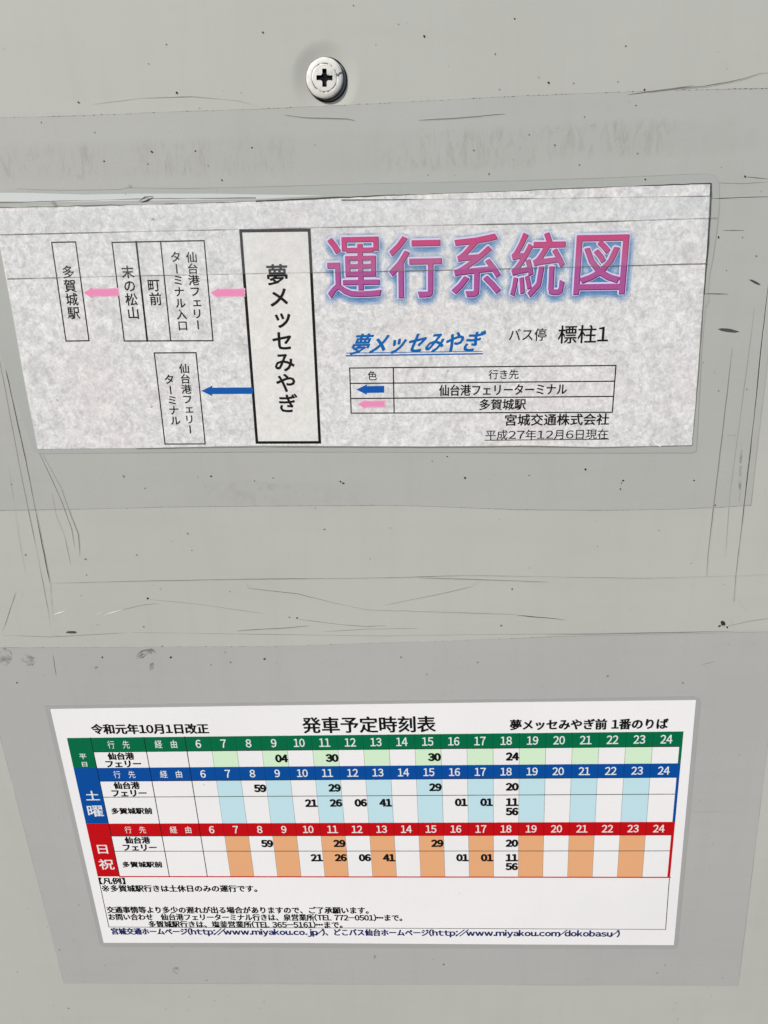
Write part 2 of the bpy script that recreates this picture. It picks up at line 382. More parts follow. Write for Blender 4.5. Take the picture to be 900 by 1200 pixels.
# dashes and blobs of dirt
def blob(cx, cy, rx, ry, ang, m, parent, y, name='dirt_spot', n=14, j=.3, label=None):
    V = []; px = []
    for k in range(n):
        a = 2*math.pi*k/n; r = random.uniform(1-j, 1+j); x, yy = rx*r*math.cos(a), ry*r*math.sin(a)
        px.append((cx+x*math.cos(ang)-yy*math.sin(ang), cy+x*math.sin(ang)+yy*math.cos(ang)))
    c = bp(cx, cy); V = [(c[0], y, c[1])]+[(a, y, b) for a, b in ext(px)]
    return mesh(name, V, [(0, k+1, (k+1) % n+1) for k in range(n)], m, parent, label)
S_MARK = mat('grey_rub_mark', (74,75,72), .7)
blob(884.5, 330.5, 7.4, 1.4, .46, S_MARK, board, YS-.00003, 'rub_mark', j=.15); blob(853.2, 387, 12, 1.9, .13, S_MARK, board, YS-.00003, 'rub_mark', j=.15)
blob(83.5, 740.8, 5.6, 1.5, -.02, S_MARK, board, YS-.00003, 'rub_mark', j=.2)
blob(847, 730, 3.2, 2.6, .6, S_DIRT, board, YS-.00004); blob(843, 733.5, 2.2, 1.0, -.4, S_MARK, board, YS-.00003)
for (x, y, rx, ry, a) in [(171,765,8,3.6,-.35),(165,769,5,2.2,-.4),(179,763,3,3,.2),(178,781,3,5,.1),(6,770,11,9,.1),(34,773,9,7,0),(113,782,2,2,0)]:
    blob(x, y, rx, ry, a, S_SM, film2, YF-.00003, 'smudge', 18, .35)
scratch('smudge', [(160,768),(166,763),(173,761),(180,762),(182,765)], 1.5, S_MD, film2, YF-.00005); scratch('smudge', [(160,769),(167,770.5),(171,766.5)], 1.4, S_MD, film2, YF-.00006)
blob(206, 1137, 4.5, 4.2, 0, S_SM, film2, YF-.00003, 'smudge', 16, .1); blob(439, 1121, 2.2, 2, 0, S_SM, film2, YF-.00003, 'smudge')
spots = [(414,6.5),(195,52),(308,38),(207,108.5),(92,120),(603,22),(497,42.5),(643,97),(672,97.5),(755,105),(733,54),(580,63),(745,123.5),(685,137),(747,180),(756,210.5),(845,196),(873,207),(620,158),(555,176),(650,170),(178,178),(229,177),(122,189),(244,194),(260,211),(295,173),(170,572),(145,558),(247,558),(728,566),(727,573),(620,557),(686,550),(813,563),(730,563),(838,592),(524,535),(842,278),(851,317),(870,278),(886,300),(824,425),(842,458),(875,456),(852,735),(190,757),(348,724),(339,723),(173,701),(587,733),(600,690),(712,792),(800,800),(560,776),(270,776),(310,772),(20,800),(120,770),(200,770),(470,770),(500,790),(520,1130),(770,1140),(320,560),(399,564),(402,566),(545,560),(700,640),(380,620),(160,650),(220,625),(100,655),(30,650)]
for (x, y) in spots:
    r = random.uniform(.7, 1.5); blob(x, y, r, r*random.uniform(.6, 1), random.uniform(0, 3), random.choice((S_DIRT, S_MARK, S_MD)), board, YS-.00005, n=8)
for k in range(60):
    x, y = random.uniform(0, 900), random.choice((random.uniform(0, 215), random.uniform(535, 815), random.uniform(1110, 1195)))
    r = random.uniform(.35, .85); blob(x, y, r, r*random.uniform(.6, 1), random.uniform(0, 3), random.choice((S_MARK, S_MD, S_FT)), board, YS-.00006, n=6)
# ---- the screw
def make_screw():
    cx, cz = bp(381, 92.5)
    Rr = (bp(403.5, 92)[0]-bp(359, 92)[0])/2; Hh = .0017
    m = mat('chipped_white_paint', (232,230,222), .32, .5); t = NT(m); X, YY, Z = t.xyz()
    dist = t.math('SQRT', t.math('ADD', t.math('MULTIPLY', X, X), t.math('MULTIPLY', Z, Z)))
    n = t.noise(900, 3, .6); n2 = t.noise(330, 3, .6)
    ring = t.rng(t.math('ABSOLUTE', t.math('SUBTRACT', dist, Rr*.66)), Rr*.05, 0)
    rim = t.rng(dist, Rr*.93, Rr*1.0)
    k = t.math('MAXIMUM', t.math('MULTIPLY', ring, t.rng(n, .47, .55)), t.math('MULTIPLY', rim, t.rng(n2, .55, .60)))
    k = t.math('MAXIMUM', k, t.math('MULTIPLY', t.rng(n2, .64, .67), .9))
    side = t.rng(t.math('ADD', YY, t.math('MULTIPLY', n2, .0007)), -Hh*.55, -Hh*.42); k = t.math('MAXIMUM', k, side)  # wall darkened in the colour, for chipped metal and shaded side alike
    wh = t.mix(t.rng(t.noise(420, 3), .45, .7, 0, .5), lin((222,221,215)), lin((170,170,166)))
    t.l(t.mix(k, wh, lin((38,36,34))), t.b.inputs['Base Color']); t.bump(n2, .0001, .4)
    md = mat('dark_steel_and_shade', (34,36,42), .4, .5); md.node_tree.nodes['Principled BSDF'].inputs['Metallic'].default_value = .6
    org = Vector((cx, 0, cz))
    prof = [(1.0,0),(1.01,.3),(1.0,.52),(.975,.68),(.93,.80),(.86,.89),(.78,.95),(.71,.97),(.685,.965),(.665,.91),(.645,.965),(.58,.985)]
    N = 72; V = []; Fc = []
    for r, h in prof:
        for k_ in range(N):
            a = 2*math.pi*k_/N; V.append((cx+r*Rr*math.cos(a), -h*Hh, cz+r*Rr*math.sin(a)))
    for i in range(len(prof)-1):
        for k_ in range(N):
            a, b = i*N+k_, i*N+(k_+1) % N; Fc.append((a, b, b+N, a+N))
    # centre cap with a cross shaped hole
    w, l = .115*Rr, .42*Rr; c = .07*Rr
    cr = [(w,l),(w,w+c),(w+c,w),(l,w),(l,-w),(w+c,-w),(w,-w-c),(w,-l),(-w,-l),(-w,-w-c),(-w-c,-w),(-l,-w),(-l,w),(-w-c,w),(-w,w+c),(-w,l)]
    ca, sa = math.cos(-.04), math.sin(-.04); cr = [(x*ca-z*sa, x*sa+z*ca) for x, z in cr]
    bm = bmesh.new(); A = [bm.verts.new((cx+.58*Rr*math.cos(2*math.pi*k_/N), -.97*Hh, cz+.58*Rr*math.sin(2*math.pi*k_/N))) for k_ in range(N)]
    B = [bm.verts.new((cx+x, -1.0*Hh, cz+z)) for x, z in cr]
    E = [bm.edges.new((A[i], A[(i+1) % N])) for i in range(N)]+[bm.edges.new((B[i], B[(i+1) % len(B)])) for i in range(len(B))]
    bmesh.ops.triangle_fill(bm, edges=E, use_beauty=True, use_dissolve=False)
    bm.verts.index_update(); o = len(V); V += [tuple(v.co) for v in bm.verts]
    for f in bm.faces:
        q = [v.index+o for v in f.verts]; Fc.append(tuple(q))
    bm.free()
    s = mesh('screw', V, Fc, m, board, 'domed white painted cross head screw with chipped paint', org=org); s.location = org-board.location
    bm = bmesh.new(); bm.from_mesh(s.data); bmesh.ops.remove_doubles(bm, verts=bm.verts, dist=1e-6); bmesh.ops.recalc_face_normals(bm, faces=bm.faces); bm.to_mesh(s.data); bm.free()
    for p in s.data.polygons: p.use_smooth = True
    ORG[s.name] = org
    n = len(cr); V = [(cx+x, -1.0*Hh, cz+z) for x, z in cr]+[(cx+x*.72, -.15*Hh, cz+z*.72) for x, z in cr]+[(cx, -.1*Hh, cz)]
    mesh('cross_recess', V, [(i, (i+1) % n, n+(i+1) % n, n+i) for i in range(n)]+[(n+i, n+(i+1) % n, 2*n) for i in range(n)], md, s)
    # dark ring shifted to the lower right, standing in for the head's shadow
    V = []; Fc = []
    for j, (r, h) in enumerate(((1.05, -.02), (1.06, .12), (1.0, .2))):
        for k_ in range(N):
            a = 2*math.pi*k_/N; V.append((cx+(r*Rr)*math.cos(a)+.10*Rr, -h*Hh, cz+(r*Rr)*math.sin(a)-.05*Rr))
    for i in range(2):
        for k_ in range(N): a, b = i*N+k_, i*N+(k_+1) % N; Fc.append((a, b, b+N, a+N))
    mesh('shadow_ring', V, Fc, md, s, 'dark ring standing in for the shadow at the right of the head')
make_screw()
# ================================================================== ROUTE MAP SHEET
A1 = Frame(ang=-0.0044963)
r1o = Vector((bp(430, 524)[0], 0, bp(430, 524)[1]))
rm = thing('route_map_sheet', 'long mottled bus route map sheet with pink and blue title characters and boxed stop names', 'route map', r1o)
M_pouch = surface('laminate_margin', (172,175,171), (90,88,80), .3, .5, 1., .7, None, .3)
M_lamw = surface('laminate_margin_white', (204,209,208), (90,88,80), .3, .5, 1., 1., None, .3)
pouch = [(-40,226),(20,221),(50,222.5),(90,223),(140,222),(150,220),(220,221),(300,219),(450,215),(600,212),(700,209),(800,204.5),(828,203.5),(838,206),(843,215),(843,240),(841,262),(836,300),(831.5,322),(830,345),(831,352),(827,362),(823,400),(816,528),(812,530.5),(660,531),(500,530),(300,529.5),(45,531.5),(38,528),(-40,290)]
slab('laminate_margin', ext(pouch), -.00005, -.00011, M_pouch, rm, 'clear sealed margin of the laminate around the paper')
scratch('laminate_edge', pouch[1:-2], .7, S_FT, rm, -.000115, False)
slab('laminate_margin', ext([(-40,230),(0,226),(30,226),(100,228),(150,227),(250,227),(300,228),(380,229),(300,233.5),(150,235.5),(0,238),(-40,239)]), -.00011, -.00013, M_lamw, rm, 'whitish upper left strip of the laminate')
# mottled damp paper
def mottled(name='mottled_damp_paper', lo=(186,186,187), hi=(240,240,238), pink=.20, dark=.22):
    m = mat(name, (214,213,211), .45, .35); t = NT(m)
    n1 = t.noise(720, 5, .66, None, .9); n2 = t.noise(250, 4, .65, None, .7); n3 = t.noise(30, 3, .5); n4 = t.noise(1400, 3, .6, None, 1.5)
    k = t.math('ADD', t.math('MULTIPLY', t.rng(n1, .38, .64), .55), t.math('MULTIPLY', t.rng(n2, .35, .65), .45))
    c = t.mix(k, lin(lo), lin(hi))
    c = t.mix(t.math('MULTIPLY', t.rng(n4, .60, .70), .35), c, lin((252,252,252)))
    c = t.mix(t.math('MULTIPLY', t.rng(n3, .52, .68), pink), c, lin((226,206,206)))
    n5 = t.noise(75, 4, .7, t.mapping((1,1,1), (.3,0,.7)), .5); c = t.mix(t.math('MULTIPLY', t.rng(n5, .56, .68), dark), c, lin((158,157,154)))
    c = t.mix(t.math('MULTIPLY', t.specks(260, .14, .07), .6), c, lin((90,88,84)))
    t.l(c, t.b.inputs['Base Color'])
    t.bump(t.math('ADD', n1, t.math('MULTIPLY', n2, 2.)), .00012, .40)
    return m
paper1 = [(-40,246),(0,243),(60,241.5),(120,240),(200,238.5),(300,235.5),(400,231.5),(450,229.3),(600,224),(700,219.7),(833,214.8),(832,240),(829,285),(824.5,345),(821.5,395),(817,450),(813,495),(810.7,521.5),(700,523.5),(620,522),(500,523),(300,522),(160,525),(44.5,526),(30,452),(14,362),(0,287),(-30,130+100)]
paper1[-1] = (-8,247)
paper1 = paper1[1:]; paper1[-1] = (-9,243.3)
slab('paper', ext(paper1), -.00011, -.00020, mottled(), rm)
Y1 = -.00021
scratch('paper_edge', [(833,214.8),(832,240),(829.5,285),(824.5,345)], 1.7, S_DK, rm, Y1-.00002, False, .1)  # dark line for the paper's edge with its narrow shadow painted in
scratch('paper_edge', [(824.5,345),(817,450),(810.7,521.5)], 1.1, S_MD, rm, Y1-.00002, False, .2)
scratch('paper_edge', [(-9,243.5),(60,242),(120,240.5),(200,239),(300,236)], 2.0, S_MD, rm, Y1-.00002, False, .2)  # thick grey line: top edge plus its painted shadow
scratch('paper_edge', [(300,235.7),(450,229.3),(600,224),(700,219.7),(833,214.8)], 1.3, S_DK, rm, Y1-.00002, False, .25)
scratch('paper_edge', [(-5,237.5),(80,235.5),(170,233),(300,232)], 1.0, S_MD, rm, -.000135, False, .2)
scratch('paper_edge', [(160,525.5),(300,523.3),(500,524),(620,523),(700,524.5),(810,522)], .9, S_MD, rm, Y1-.00002, False, .2)
for (x, y, rx, ry, a) in [(65,240,5,3,.3),(150,226,3,4,0),(152,219,3,3,0)]: blob(x, y, rx, ry, a, S_SM, rm, Y1-.00004, 'smudge')
for p in ([(163,236),(170,231),(180,230)], [(165,237),(172,235),(180,231)], [(168,236),(176,233)]): scratch('tear', p, 1.2, S_DK, rm, Y1-.00005)
# clear tape laid over the top of the sheet
M_tape = mat('clear_tape', (232,238,242), .25, .5, .09); M_tape2 = mat('thin_clear_tape', (226,232,238), .28, .5, .04)
slab('clear_tape', ext([(-6,256),(0,274),(130,271.5),(400,265),(640,260.5),(831,255.3),(832.3,230),(600,232.5),(420,234),(300,240),(0,247)]), Y1-.00013, Y1-.00015, M_tape, rm)
slab('clear_tape', ext([(0,276.5),(9,326),(130,323),(300,320),(560,315),(826.5,308.2),(830.5,257.5),(640,262.5),(400,267),(130,273.5)]), Y1-.00013, Y1-.00015, M_tape2, rm)
for p, w, m in (([(0,275),(130,272),(400,266),(640,261.5),(840,255.3)], .7, S_MD), ([(9,326.7),(130,323.7),(300,320.3),(560,315.7),(829,308.6)], .65, S_MD), ([(400,234.3),(600,232.8),(833,229.6)], .8, S_DK)):
    scratch('tape_edge', p, w, m, rm, Y1-.000155, False)
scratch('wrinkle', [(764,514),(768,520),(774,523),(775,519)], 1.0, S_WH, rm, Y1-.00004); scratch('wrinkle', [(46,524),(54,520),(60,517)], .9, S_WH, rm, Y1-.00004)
# --- diagram boxes
def box_part(fr, pix, w, parent, label, divs=()):
    P = [fr.uv(*p) for p in pix]
    segs = [(P[0],P[1]),(P[1],P[2]),(P[2],P[3]),(P[3],P[0])]+[(fr.uv(*a), fr.uv(*b)) for a, b in divs]
    return rules('stop_box', fr, segs, w*PX, Y1, INKB, parent, label)
YT = Y1-.00002
b = box_part(A1, [(60.9,284.1),(88.9,283.5),(104.6,399.2),(77.7,399.6)], 1.35, rm, 'narrow outlined box at the far left of the route diagram')
vtext('printed_text', '多賀城駅', A1, (80.2,319), (86.7,366.9), 15.2, YT, INKB, b, ring=.2)
b = box_part(A1, [(131.6,284.1),(239.4,282),(249.8,399.2),(145.9,399.5)], 1.35, rm, 'wide outlined box split into three stop names', [((188.4,283),(200.3,399.3))])
rules('box_divider', A1, [(A1.uv(159.9,283.5), A1.uv(172.8,399.3))], 2.0*PX, Y1-.00001, INKB, b)
vtext('printed_text', '末の松山', A1, (150,319), (156.5,366.9), 15.2, YT, INKB, b, ring=.2); vtext('printed_text', '町前', A1, (180.4,334.3), (182.6,350.5), 15.2, YT, INKB, b, ring=.2)
vtext('printed_text', '仙台港フェリー', A1, (224.8,301.7), (232.6,380.5), 13.6, YT, INKB, b, ring=.2); vtext('printed_text', 'ターミナル入口', A1, (206.2,301.2), (214.4,381.7), 13.0, YT, INKB, b, ring=.2)
b = box_part(A1, [(181,413.5),(229.9,413.2),(240.6,520),(193.6,520.2)], 1.35, rm, 'outlined box below the wide one, beside the blue arrow')
vtext('printed_text', '仙台港フェリー', A1, (216.2,432), (223.4,503), 12.6, YT, INKB, b, ring=.2); vtext('printed_text', 'ターミナル', A1, (198.6,444.6), (205.8,492.8), 12.6, YT, INKB, b, ring=.2)
b = box_part(A1, [(282.2,270.7),(362.4,269.7),(374.8,518.2),(301.2,518.4)], 3.1, rm, 'tall thick outlined box in the middle of the diagram')
M_clean = mottled('cleaner_paper', (212,211,207), (232,231,227), .1, .06)
quad('box_field', A1, [A1.uv(*p) for p in ((283.5,272),(361,271),(373.3,517),(302.3,517))], Y1+.000005, M_clean, b)
vtext('printed_text', '夢メッセみやぎ', A1, (325,322.5), (337.3,473), 26.5, YT, INKB, b, ring=.55)
# arrows
def arrow(fr, tip, tail, hw, hl, sw, m, name='route_arrow', soft=False, parent=rm, label=None):
    """tip left; half widths in px"""
    x0, y0 = tip; x1, y1 = tail
    def pts(g): return [(x0-g, y0), (x0+hl, y0-hw-g), (x0+hl-.5, y0-sw-g), (x1+g, y1-sw-g), (x1+g, y1+sw+g), (x0+hl-.5, y0+sw+g), (x0+hl, y0+hw+g)]
    if not soft: 
        return quad(name, fr, [fr.uv(*p) for p in pts(0)], Y1-.00001, m, parent, label)
    root = None
    for g, mm in ((1.0, M_pinkO), (-.1, m)):
        P = []
        for (ax, ay), (bx_, by) in zip(pts(g), pts(g)[1:]+pts(g)[:1]):
            for q in range(6): P.append((ax+(bx_-ax)*q/6+random.uniform(-.35,.35), ay+(by-ay)*q/6+random.uniform(-.35,.35)))
        P = [fr.bd(*fr.uv(*p)) for p in P]; y = Y1-.00001-(0 if mm is M_pinkO else 6e-6)
        o = mesh(name if root is None else 'arrow_core', [(c[0], y, c[1]) for c in P], [tuple(range(len(P)))], mm, root or parent, label if root is None else None) if parent is rm or root is None else mesh(name, [(c[0], y, c[1]) for c in P], [tuple(range(len(P)))], mm, parent)
        root = root or o
    return root
M_pinkA = mat('pink_marker', (230,140,182), .6, .2); M_pinkO = mat('pale_pink_marker', (228,172,194), .6, .2); M_blueA = mat('blue_print', (2,84,166), .5)
arrow(A1, (98.5,343), (138.5,342.3), 5.2, 9, 4.0, M_pinkA, soft=True, label='soft pink arrow pointing at the leftmost stop box')
arrow(A1, (247.5,343.3), (286.5,342.8), 5.2, 9, 4.0, M_pinkA, soft=True, label='soft pink arrow left of the tall thick box')
arrow(A1, (236.2,457.9), (296.5,457.6), 6.3, 13, 3.8, M_blueA, label='solid blue arrow left of the tall thick box')
# --- title
def title():
    chars = [('運',382.7,446.5,277,349),('行',455.3,517.5,276,349),('系',529,587.5,273.5,348),('統',598.3,662.3,271.8,348),('図',673,734.5,274.5,345)]
    z1 = bp(560, 274)[1]-r1o.z; z0 = bp(560, 348)[1]-r1o.z
    m = mat('pink_gradient_print', (205,50,120), .5); t = NT(m); X, _, Z = t.xyz()
    g = t.rng(Z, z1-.002, z0+.006); c = t.mix(g, lin((192,26,108)), lin((174,84,148)))
    ht = t.noise(1, 2, .6, t.mapping((1600,1,2600))); c = t.mix(t.math('MULTIPLY', t.math('MULTIPLY', t.rng(ht, .45, .6), g), .35), c, lin((110,70,140)))
    t.l(c, t.b.inputs['Base Color'])
    mg = mat('blue_glow_print', (56,150,216), .6, .2, .075); mw = mat('pale_outline_print', (214,206,230), .5); md = mat('purple_shade_print', (96,30,84), .5)
    for ch, x0, x1, y0, y1 in chars:
        x0 += 1; x1 -= 1; y0 += 1; y1 -= 1
        V, Fc = line_geo(ch); a, b, c_, d = bbox(V); U0 = A1.uv(x0, (y0+y1)/2); U1 = A1.uv(x1, (y0+y1)/2)
        t_ = A1.uv((x0+x1)/2, y0)[1]; b_ = A1.uv((x0+x1)/2, y1)[1]
        V = [(U0[0]+(p[0]-a)/(c_-a)*(U1[0]-U0[0]), b_+(p[1]-b)/(d-b)*(t_-b_)) for p in V]
        V0, F0 = V, Fc; V, Fc, LT = rings(V, Fc, .35*PX, 8)
        W, G, L = [], [], []; k = 0
        for rr, n in ((2.2, 8), (4.4, 12), (7.0, 16)):                 # soft blue shadow printed round and below each character
            for j in range(n):
                an = 2*math.pi*(j+.5*(rr > 3))/n; q = len(W)
                W += [(u+(rr*math.cos(an)+.4)*PX, v+(rr*math.sin(an)-2.6)*PX) for u, v in V0]; G += [tuple(i+q for i in f) for f in F0]; L += [k]*len(V0); k += 1
        top = place('title_character', V, Fc, A1, Y1-.00010, m, rm, LT, 'large bold title character, pink fading to mauve')
        place('glow_print', W, G, A1, Y1-.00001, mg, top, L)
        W, G, L = rings(V0, F0, 2.0*PX, 16); place('outline_print', W, G, A1, Y1-.00006, mw, top, L)
        W, G, L = rings([(u+.45*PX, v-.45*PX) for u, v in V0], F0, .85*PX, 10); place('shade_print', W, G, A1, Y1-.000085, md, top, L)
title()
htext('printed_text', '夢メッセみやぎ', A1, 409, 570, 403.5, 399.5, 24, YT, BLUE, rm, ring=.75, shear=.45, label='slanted blue stop name with a double underline')
for a, b_, w in (((406.5,413.6),(565,411.5),.8), ((406,416.8),(565,414.4),1.5)): rules('underline', A1, [(A1.uv(*a), A1.uv(*b_))], w*PX, YT, BLUE, rm)
htext('printed_text', 'バス停', A1, 596.4, 640.2, 392.3, 391.8, 14.5, YT, INKB, rm, ring=.15)
htext('printed_text', '標柱1', A1, 654, 712.5, 392, 391, 21, YT, INKB, rm, ring=.3)
L_ = [431.2,449.2,466.9,484]; R_ = [428.2,446.6,464.4,483]; XL = [409.8,410.5,411,411.6]; XR = [721.6,720,718.7,717.4]
segs = [(A1.uv(XL[i],L_[i]), A1.uv(XR[i],R_[i])) for i in range(4)]+[(A1.uv(XL[0],L_[0]),A1.uv(XL[3],L_[3])),(A1.uv(XR[0],R_[0]),A1.uv(XR[3],R_[3])),(A1.uv(460.9,430.7),A1.uv(461.9,483.8))]
lg = rules('legend_table', A1, segs, 1.3*PX, Y1, INKB, rm, 'ruled legend table of arrow colours and destinations')
htext('printed_text', '色', A1, 431, 441.5, 440, 440, 10.5, YT, INK, lg, ring=.12)
htext('printed_text', '行き先', A1, 572.5, 607.5, 438.8, 438.4, 11.2, YT, INK, lg, ring=.12)
htext('printed_text', '仙台港フェリーターミナル', A1, 514.7, 664, 457.4, 455.7, 13, YT, INKB, lg, ring=.3)
htext('printed_text', '多賀城駅', A1, 562, 616, 474, 473.5, 12.6, YT, INKB, lg, ring=.3)
arrow(A1, (417.8,456.4), (450.3,456), 6.3, 12.5, 4.0, M_blueA, 'legend_arrow', parent=lg); arrow(A1, (419.5,473.6), (450.5,473), 4.6, 9, 3.2, M_pinkA, 'legend_arrow', soft=True, parent=lg)
htext('printed_text', '宮城交通株式会社', A1, 592, 713.5, 492, 491, 13.5, YT, INKB, rm, ring=.35)
htext('printed_text', '平成27年12月6日現在', A1, 569, 712.3, 509.5, 508.5, 11.6, YT, INK, rm, ring=.1, lat=1.25)
rules('underline', A1, [(A1.uv(568.5,515.7), A1.uv(713,514.4))], .9*PX, YT, INK, rm)
# ================================================================== TIMETABLE SHEET
TL, TR, BR, BL = (78.6,864.4), (800.8,856.7), (784.9,1027.6), (114.7,1026.6)
A2 = Frame([TL, TR, BR, BL]); W2, H2 = A2.w, A2.h
t2o = Vector((bp(455, 1105)[0], 0, bp(455, 1105)[1]))
tt = thing('timetable_sheet', 'white printed bus timetable sheet with green, blue and red bands of hours', 'timetable', t2o)
def white_paper():
    m = mat('white_paper', (232,231,231), .5, .35); t = NT(m)
    n = t.noise(14, 3); n2 = t.noise(1400, 3, .7)
    c = t.mix(t.math('MULTIPLY', t.rng(n, .4, .7), .5), lin((236,235,235)), lin((226,225,226)))
    c = t.mix(t.math('MULTIPLY', t.rng(n2, .5, .75), .10), c, lin((190,190,188)))
    c = t.mix(t.math('MULTIPLY', t.specks(230, .09, .06), .5), c, lin((120,118,112)))
    t.l(c, t.b.inputs['Base Color']); t.bump(t.noise(22, 2), .0006, .25); return m
slab('laminate_margin', ext([(52,826),(300,822.5),(640,818),(812,815),(819,817),(821,823),(794,1110),(789,1112),(500,1111),(122,1109.5),(117,1107)]), -.00005, -.00011, surface('timetable_laminate', (166,167,165), (90,88,80), .32, .45, 1., .6, None, .3), tt, 'thin clear margin of the laminate round the timetable')
slab('paper', ext([(59.2,830.8),(300,827),(560,823.3),(815.4,820.3),(803,960),(789.6,1107.1),(600,1106.3),(350,1104.6),(121.7,1104.4),(90,965)]), -.00010, -.00020, white_paper(), tt)
Y2 = -.00021
def u_of(p): return A2.uv(*p)[0]
def v_of(a, b): return (A2.uv(*a)[1]+A2.uv(*b)[1])/2
V_ = dict(g0=0., g1=v_of((110,880.3),(798,874.9)), g2=v_of((90,899.2),(796,894.6)),
          b1=v_of((118,915.3),(790,910.3)), b2=v_of((122,934),(790,929.8)), b3=v_of((100,965.2),(790,962.2)),
          r1=v_of((130,979.4),(786,978)), r2=v_of((135,997.2),(784,996.4)), r3=-H2)
U1 = (u_of((107,864.5))+u_of((139.7,1026)))/2; U2 = (u_of((169.4,864))+u_of((198,1026)))/2; U3 = (u_of((216.7,864))+u_of((243,1026)))/2
UR = W2-3.6*PX; HC = (UR-U3)/19
def hx(h): return U3+(h-6)*HC
M_tint = {'g': mat('pale_green_print', (206,232,200), .5), 'b': mat('pale_blue_print', (188,220,228), .5), 'r': mat('pale_orange_print', (226,168,122), .5)}
M_band = {'g': mat('green_print', (0,104,66), .45), 'b': mat('blue_band_print', (4,74,152), .45), 'r': mat('red_print', (190,10,20), .45)}
def hgt(px_, u, v):  # metres of a photo height at a place
    return px_*PX*1.1
def text_uv(name, s, cx, cy, w, h, y, m, parent, ring=0., align='c', label=None, lat=1.):
    V, Fc = line_geo(s, 0., 0., lat); a, b, c, d = bbox(V)
    if s.isdigit(): a, c = .06, len(s)*.6-.06
    if align == 'r': cx = cx-w/2
    V = [(cx+((p[0]-a)/(c-a)-.5)*w, cy+((p[1]-b)/(d-b)-.5)*h) for p in V]; lay = None
    if ring: V, Fc, lay = rings(V, Fc, ring*PX, 6, .8)
    return place(name, V, Fc, A2, y, m, parent, lay, label)
UPX = PX*1.03
def band(key, v0, v1, vend, days, rows, label):
    """rows: list of (v_top, v_bottom, {hour:[minutes]})"""
    # day block + header + right border as one printed L shape
    e = 0.
    root = quad('day_band', A2, [(0, v0), (U1, v0), (U1, vend), (0, vend)], Y2-.00002, M_band[key], tt, label)
    quad('hour_band', A2, [(U1, v0), (W2, v0), (W2, v1), (U1, v1)], Y2-.00002, M_band[key], root)
    quad('table_border', A2, [(UR, v1), (W2, v1), (W2, vend), (UR, vend)], Y2-.000022, M_band[key], root)
    for h in range(7, 24, 2): quad('tinted_column', A2, [(hx(h), v1), (hx(h+1), v1), (hx(h+1), vend), (hx(h), vend)], Y2-.00001, M_tint[key], root)
    # rules
    hm = mat('hair_rule', (120,130,128), .5)
    rules('column_rule', A2, [((hx(h), v1), (hx(h), vend)) for h in range(7, 25)], .42*PX, Y2-.000014, hm, root)
    rules('band_rule', A2, [((hx(h), v0), (hx(h), v1)) for h in range(7, 25)], .5*PX, Y2-.00003, mat('band_rule_ink', tuple(int(c*.75) for c in {'g':(0,104,66),'b':(4,74,152),'r':(190,10,20)}[key]), .5), root)
    segs = [((U1, v0), (U1, vend)), ((U2, v0), (U2, vend)), ((U3, v0), (U3, vend)), ((U1, v1), (UR, v1))]+[((U1, r[0]), (UR, r[0])) for r in rows[1:]]
    rules('row_rule', A2, segs, 1.0*PX, Y2-.000034, INK, root)
    vm = (v0+v1)/2; hd = (v0-v1)*.56
    text_uv('printed_text', '行　先', (U1+U2)/2, vm, 26.5*UPX*1.1, hd*.98, Y2-.00004, WHITEP, root)
    text_uv('printed_text', '経　由', (U2+U3)/2+.5*PX, vm, 26.5*UPX*1.1, hd*.98, Y2-.00004, WHITEP, root, ring=.1)
    for h in range(6, 25):
        s = str(h); text_uv('hour_number', s, hx(h)+HC*.5, vm, (6.0 if h < 10 else 12.8)*UPX*1.04, hd, Y2-.00004, WHITEP, root, ring=.28)
    for (vt, vb, dep, lines) in rows:
        for h, ms in dep.items():
            for k, s in enumerate(ms):
                hh = 10.3*PX*1.12
                vc = {1: (vt+vb)/2, 2: vt-(hh*.80+k*13.4*PX*1.16)-.0003}[2 if len(lines) == 1 else 1]
                if len(lines) == 1: vc -= .0004
                text_uv('departure_minute', s, hx(h+1)-1.6*PX, vc, 13.6*UPX*1.04, hh, Y2-.00004, INKB, root, ring=1.05, align='r')
        H = vt-vb
        if len(lines) == 2:
            text_uv('destination_text', lines[0], (U1+U2)/2, vt-H*.27, 32*UPX*1.08, H*.43, Y2-.00004, INKB, root, ring=.62)
            text_uv('destination_text', lines[1], (U1+U2)/2+1.5*PX, vt-H*.76, 43*UPX*1.08, H*.40, Y2-.00004, INKB, root, ring=.62)
        else:
            text_uv('destination_text', lines[0], (U1+U2)/2+.3*PX, vt-H*.52, 53*UPX*1.05, 9.2*PX*1.12, Y2-.00004, INKB, root, ring=.52)
    for (ch, x, y, w, h) in days:
        u, v = A2.uv(x, y); text_uv('day_character', ch, u, v, w*UPX*1.05, h*PX*1.12, Y2-.00004, WHITEP, root, ring=.3 if w > 12 else .15)
    return root
FL = ('仙台港', 'フェリー')
band('g', V_['g0'], V_['g1'], V_['g2'], [('平',97.4,886,8.6,7.4),('日',99.4,895.2,6.4,6.6)], [(V_['g1'], V_['g2'], {9:['04'],11:['30'],15:['30'],18:['24']}, FL)], 'green weekday band of the timetable')
band('b', V_['g2'], V_['b1'], V_['b3'], [('土',108.4,931.8,17.5,14),('曜',112,950,20,16.5)], [(V_['b1'], V_['b2'], {8:['59'],11:['29'],15:['29'],18:['20']}, FL), (V_['b2'], V_['b3'], {10:['21'],11:['26'],12:['06'],13:['41'],16:['01'],17:['01'],18:['11','56']}, ('多賀城駅前',))], 'blue Saturday band of the timetable')
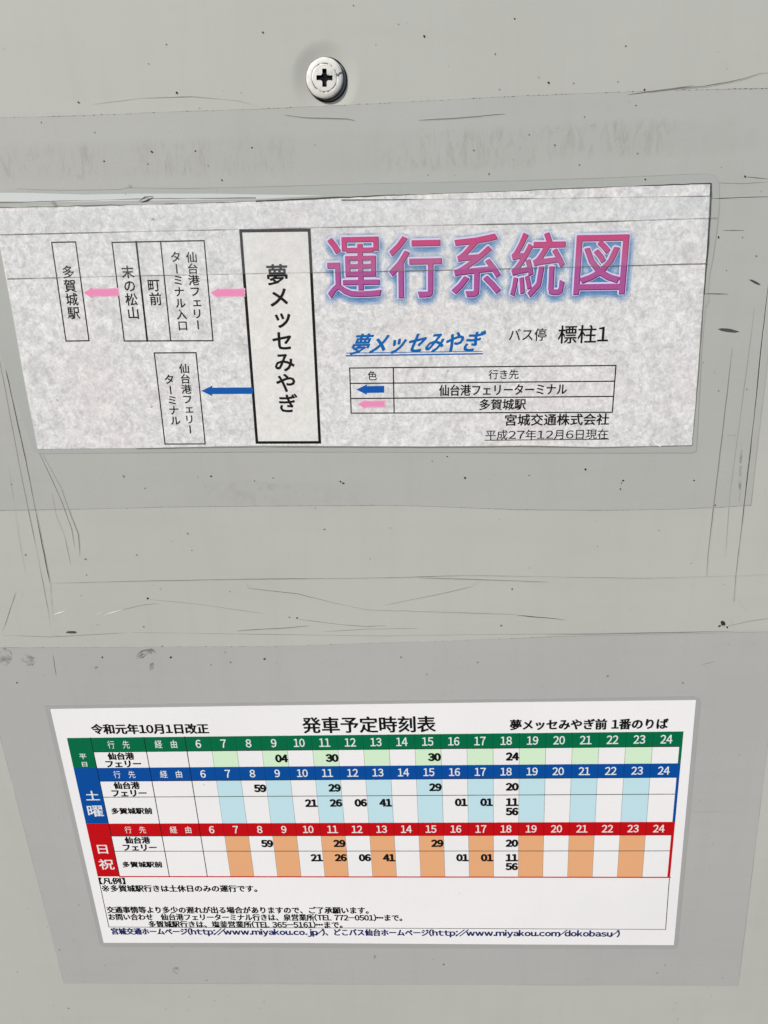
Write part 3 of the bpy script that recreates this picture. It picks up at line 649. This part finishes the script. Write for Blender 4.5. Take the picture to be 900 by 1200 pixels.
rb = band('r', V_['b3'], V_['r1'], V_['r3'], [('日',120.4,994.8,13.2,13.6),('祝',125,1012.4,20,16.5)], [(V_['r1'], V_['r2'], {8:['59'],11:['29'],15:['29'],18:['20']}, FL), (V_['r2'], V_['r3'], {10:['21'],11:['26'],12:['06'],13:['41'],16:['01'],17:['01'],18:['11','56']}, ('多賀城駅前',))], 'red Sunday and holiday band of the timetable')
rules('table_border', A2, [((U1, -H2), (W2, -H2))], 2.0*PX, Y2-.00005, M_band['r'], rb)
nb = rules('notes_box', A2, [(A2.uv(115.6,1028), A2.uv(127.8,1085.8)), (A2.uv(127.8,1085.8), A2.uv(779.8,1088.6)), (A2.uv(779.8,1088.6), A2.uv(784.2,1029))], .95*PX, Y2-.00002, INK, tt, 'thin ruled notes box under the red rows')
YN = Y2-.00004
htext('printed_text', '【凡例】', A2, 116.5, 146.5, 1031.8, 1031.9, 7.6, YN, INKB, nb, ring=.52)
htext('printed_text', '※', A2, 119.6, 128.2, 1040.6, 1040.6, 7.6, YN, INKB, nb, ring=.08)
htext('printed_text', '多賀城駅行きは土休日のみの運行です。', A2, 130, 301, 1040.6, 1040.8, 7.8, YN, INKB, nb, ring=.52)
htext('printed_text', '交通事情等より多少の遅れが出る場合がありますので、ご了承願います。', A2, 125.5, 431.6, 1065.6, 1066.3, 7.8, YN, INKB, nb, ring=.52)
htext('printed_text', 'お問い合わせ　仙台港フェリーターミナル行きは、泉営業所(TEL 772-0501)・・・まで。', A2, 127.5, 471, 1073.9, 1075, 7.8, YN, INKB, nb, ring=.5, lat=1.0)
htext('printed_text', '多賀城駅行きは、塩釜営業所(TEL 365-5161)・・・まで。', A2, 174.5, 401, 1082.4, 1083.2, 7.8, YN, INKB, nb, ring=.5, lat=1.0)
htext('printed_text', '宮城交通ホームページ(http://www.miyakou.co.jp/)、どこバス仙台ホームページ(http://www.miyakou.com/dokobasu/)', A2, 131, 725.8, 1091.3, 1094.2, 9.2, Y2-.00005, NAVY, tt, ring=.62, lat=1.18, label='dark blue line of web addresses under the notes box')
htext('printed_text', '令和元年10月1日改正', A2, 107.5, 244.2, 854, 853.4, 11.6, YN, INKB, tt, ring=.7)
htext('printed_text', '発車予定時刻表', A2, 354.7, 510, 849.5, 848, 18.6, YN, INKB, tt, ring=.65)
htext('printed_text', '夢メッセみやぎ前 1番のりば', A2, 598, 782.5, 849, 847.6, 12.2, YN, INKB, tt, ring=.72)
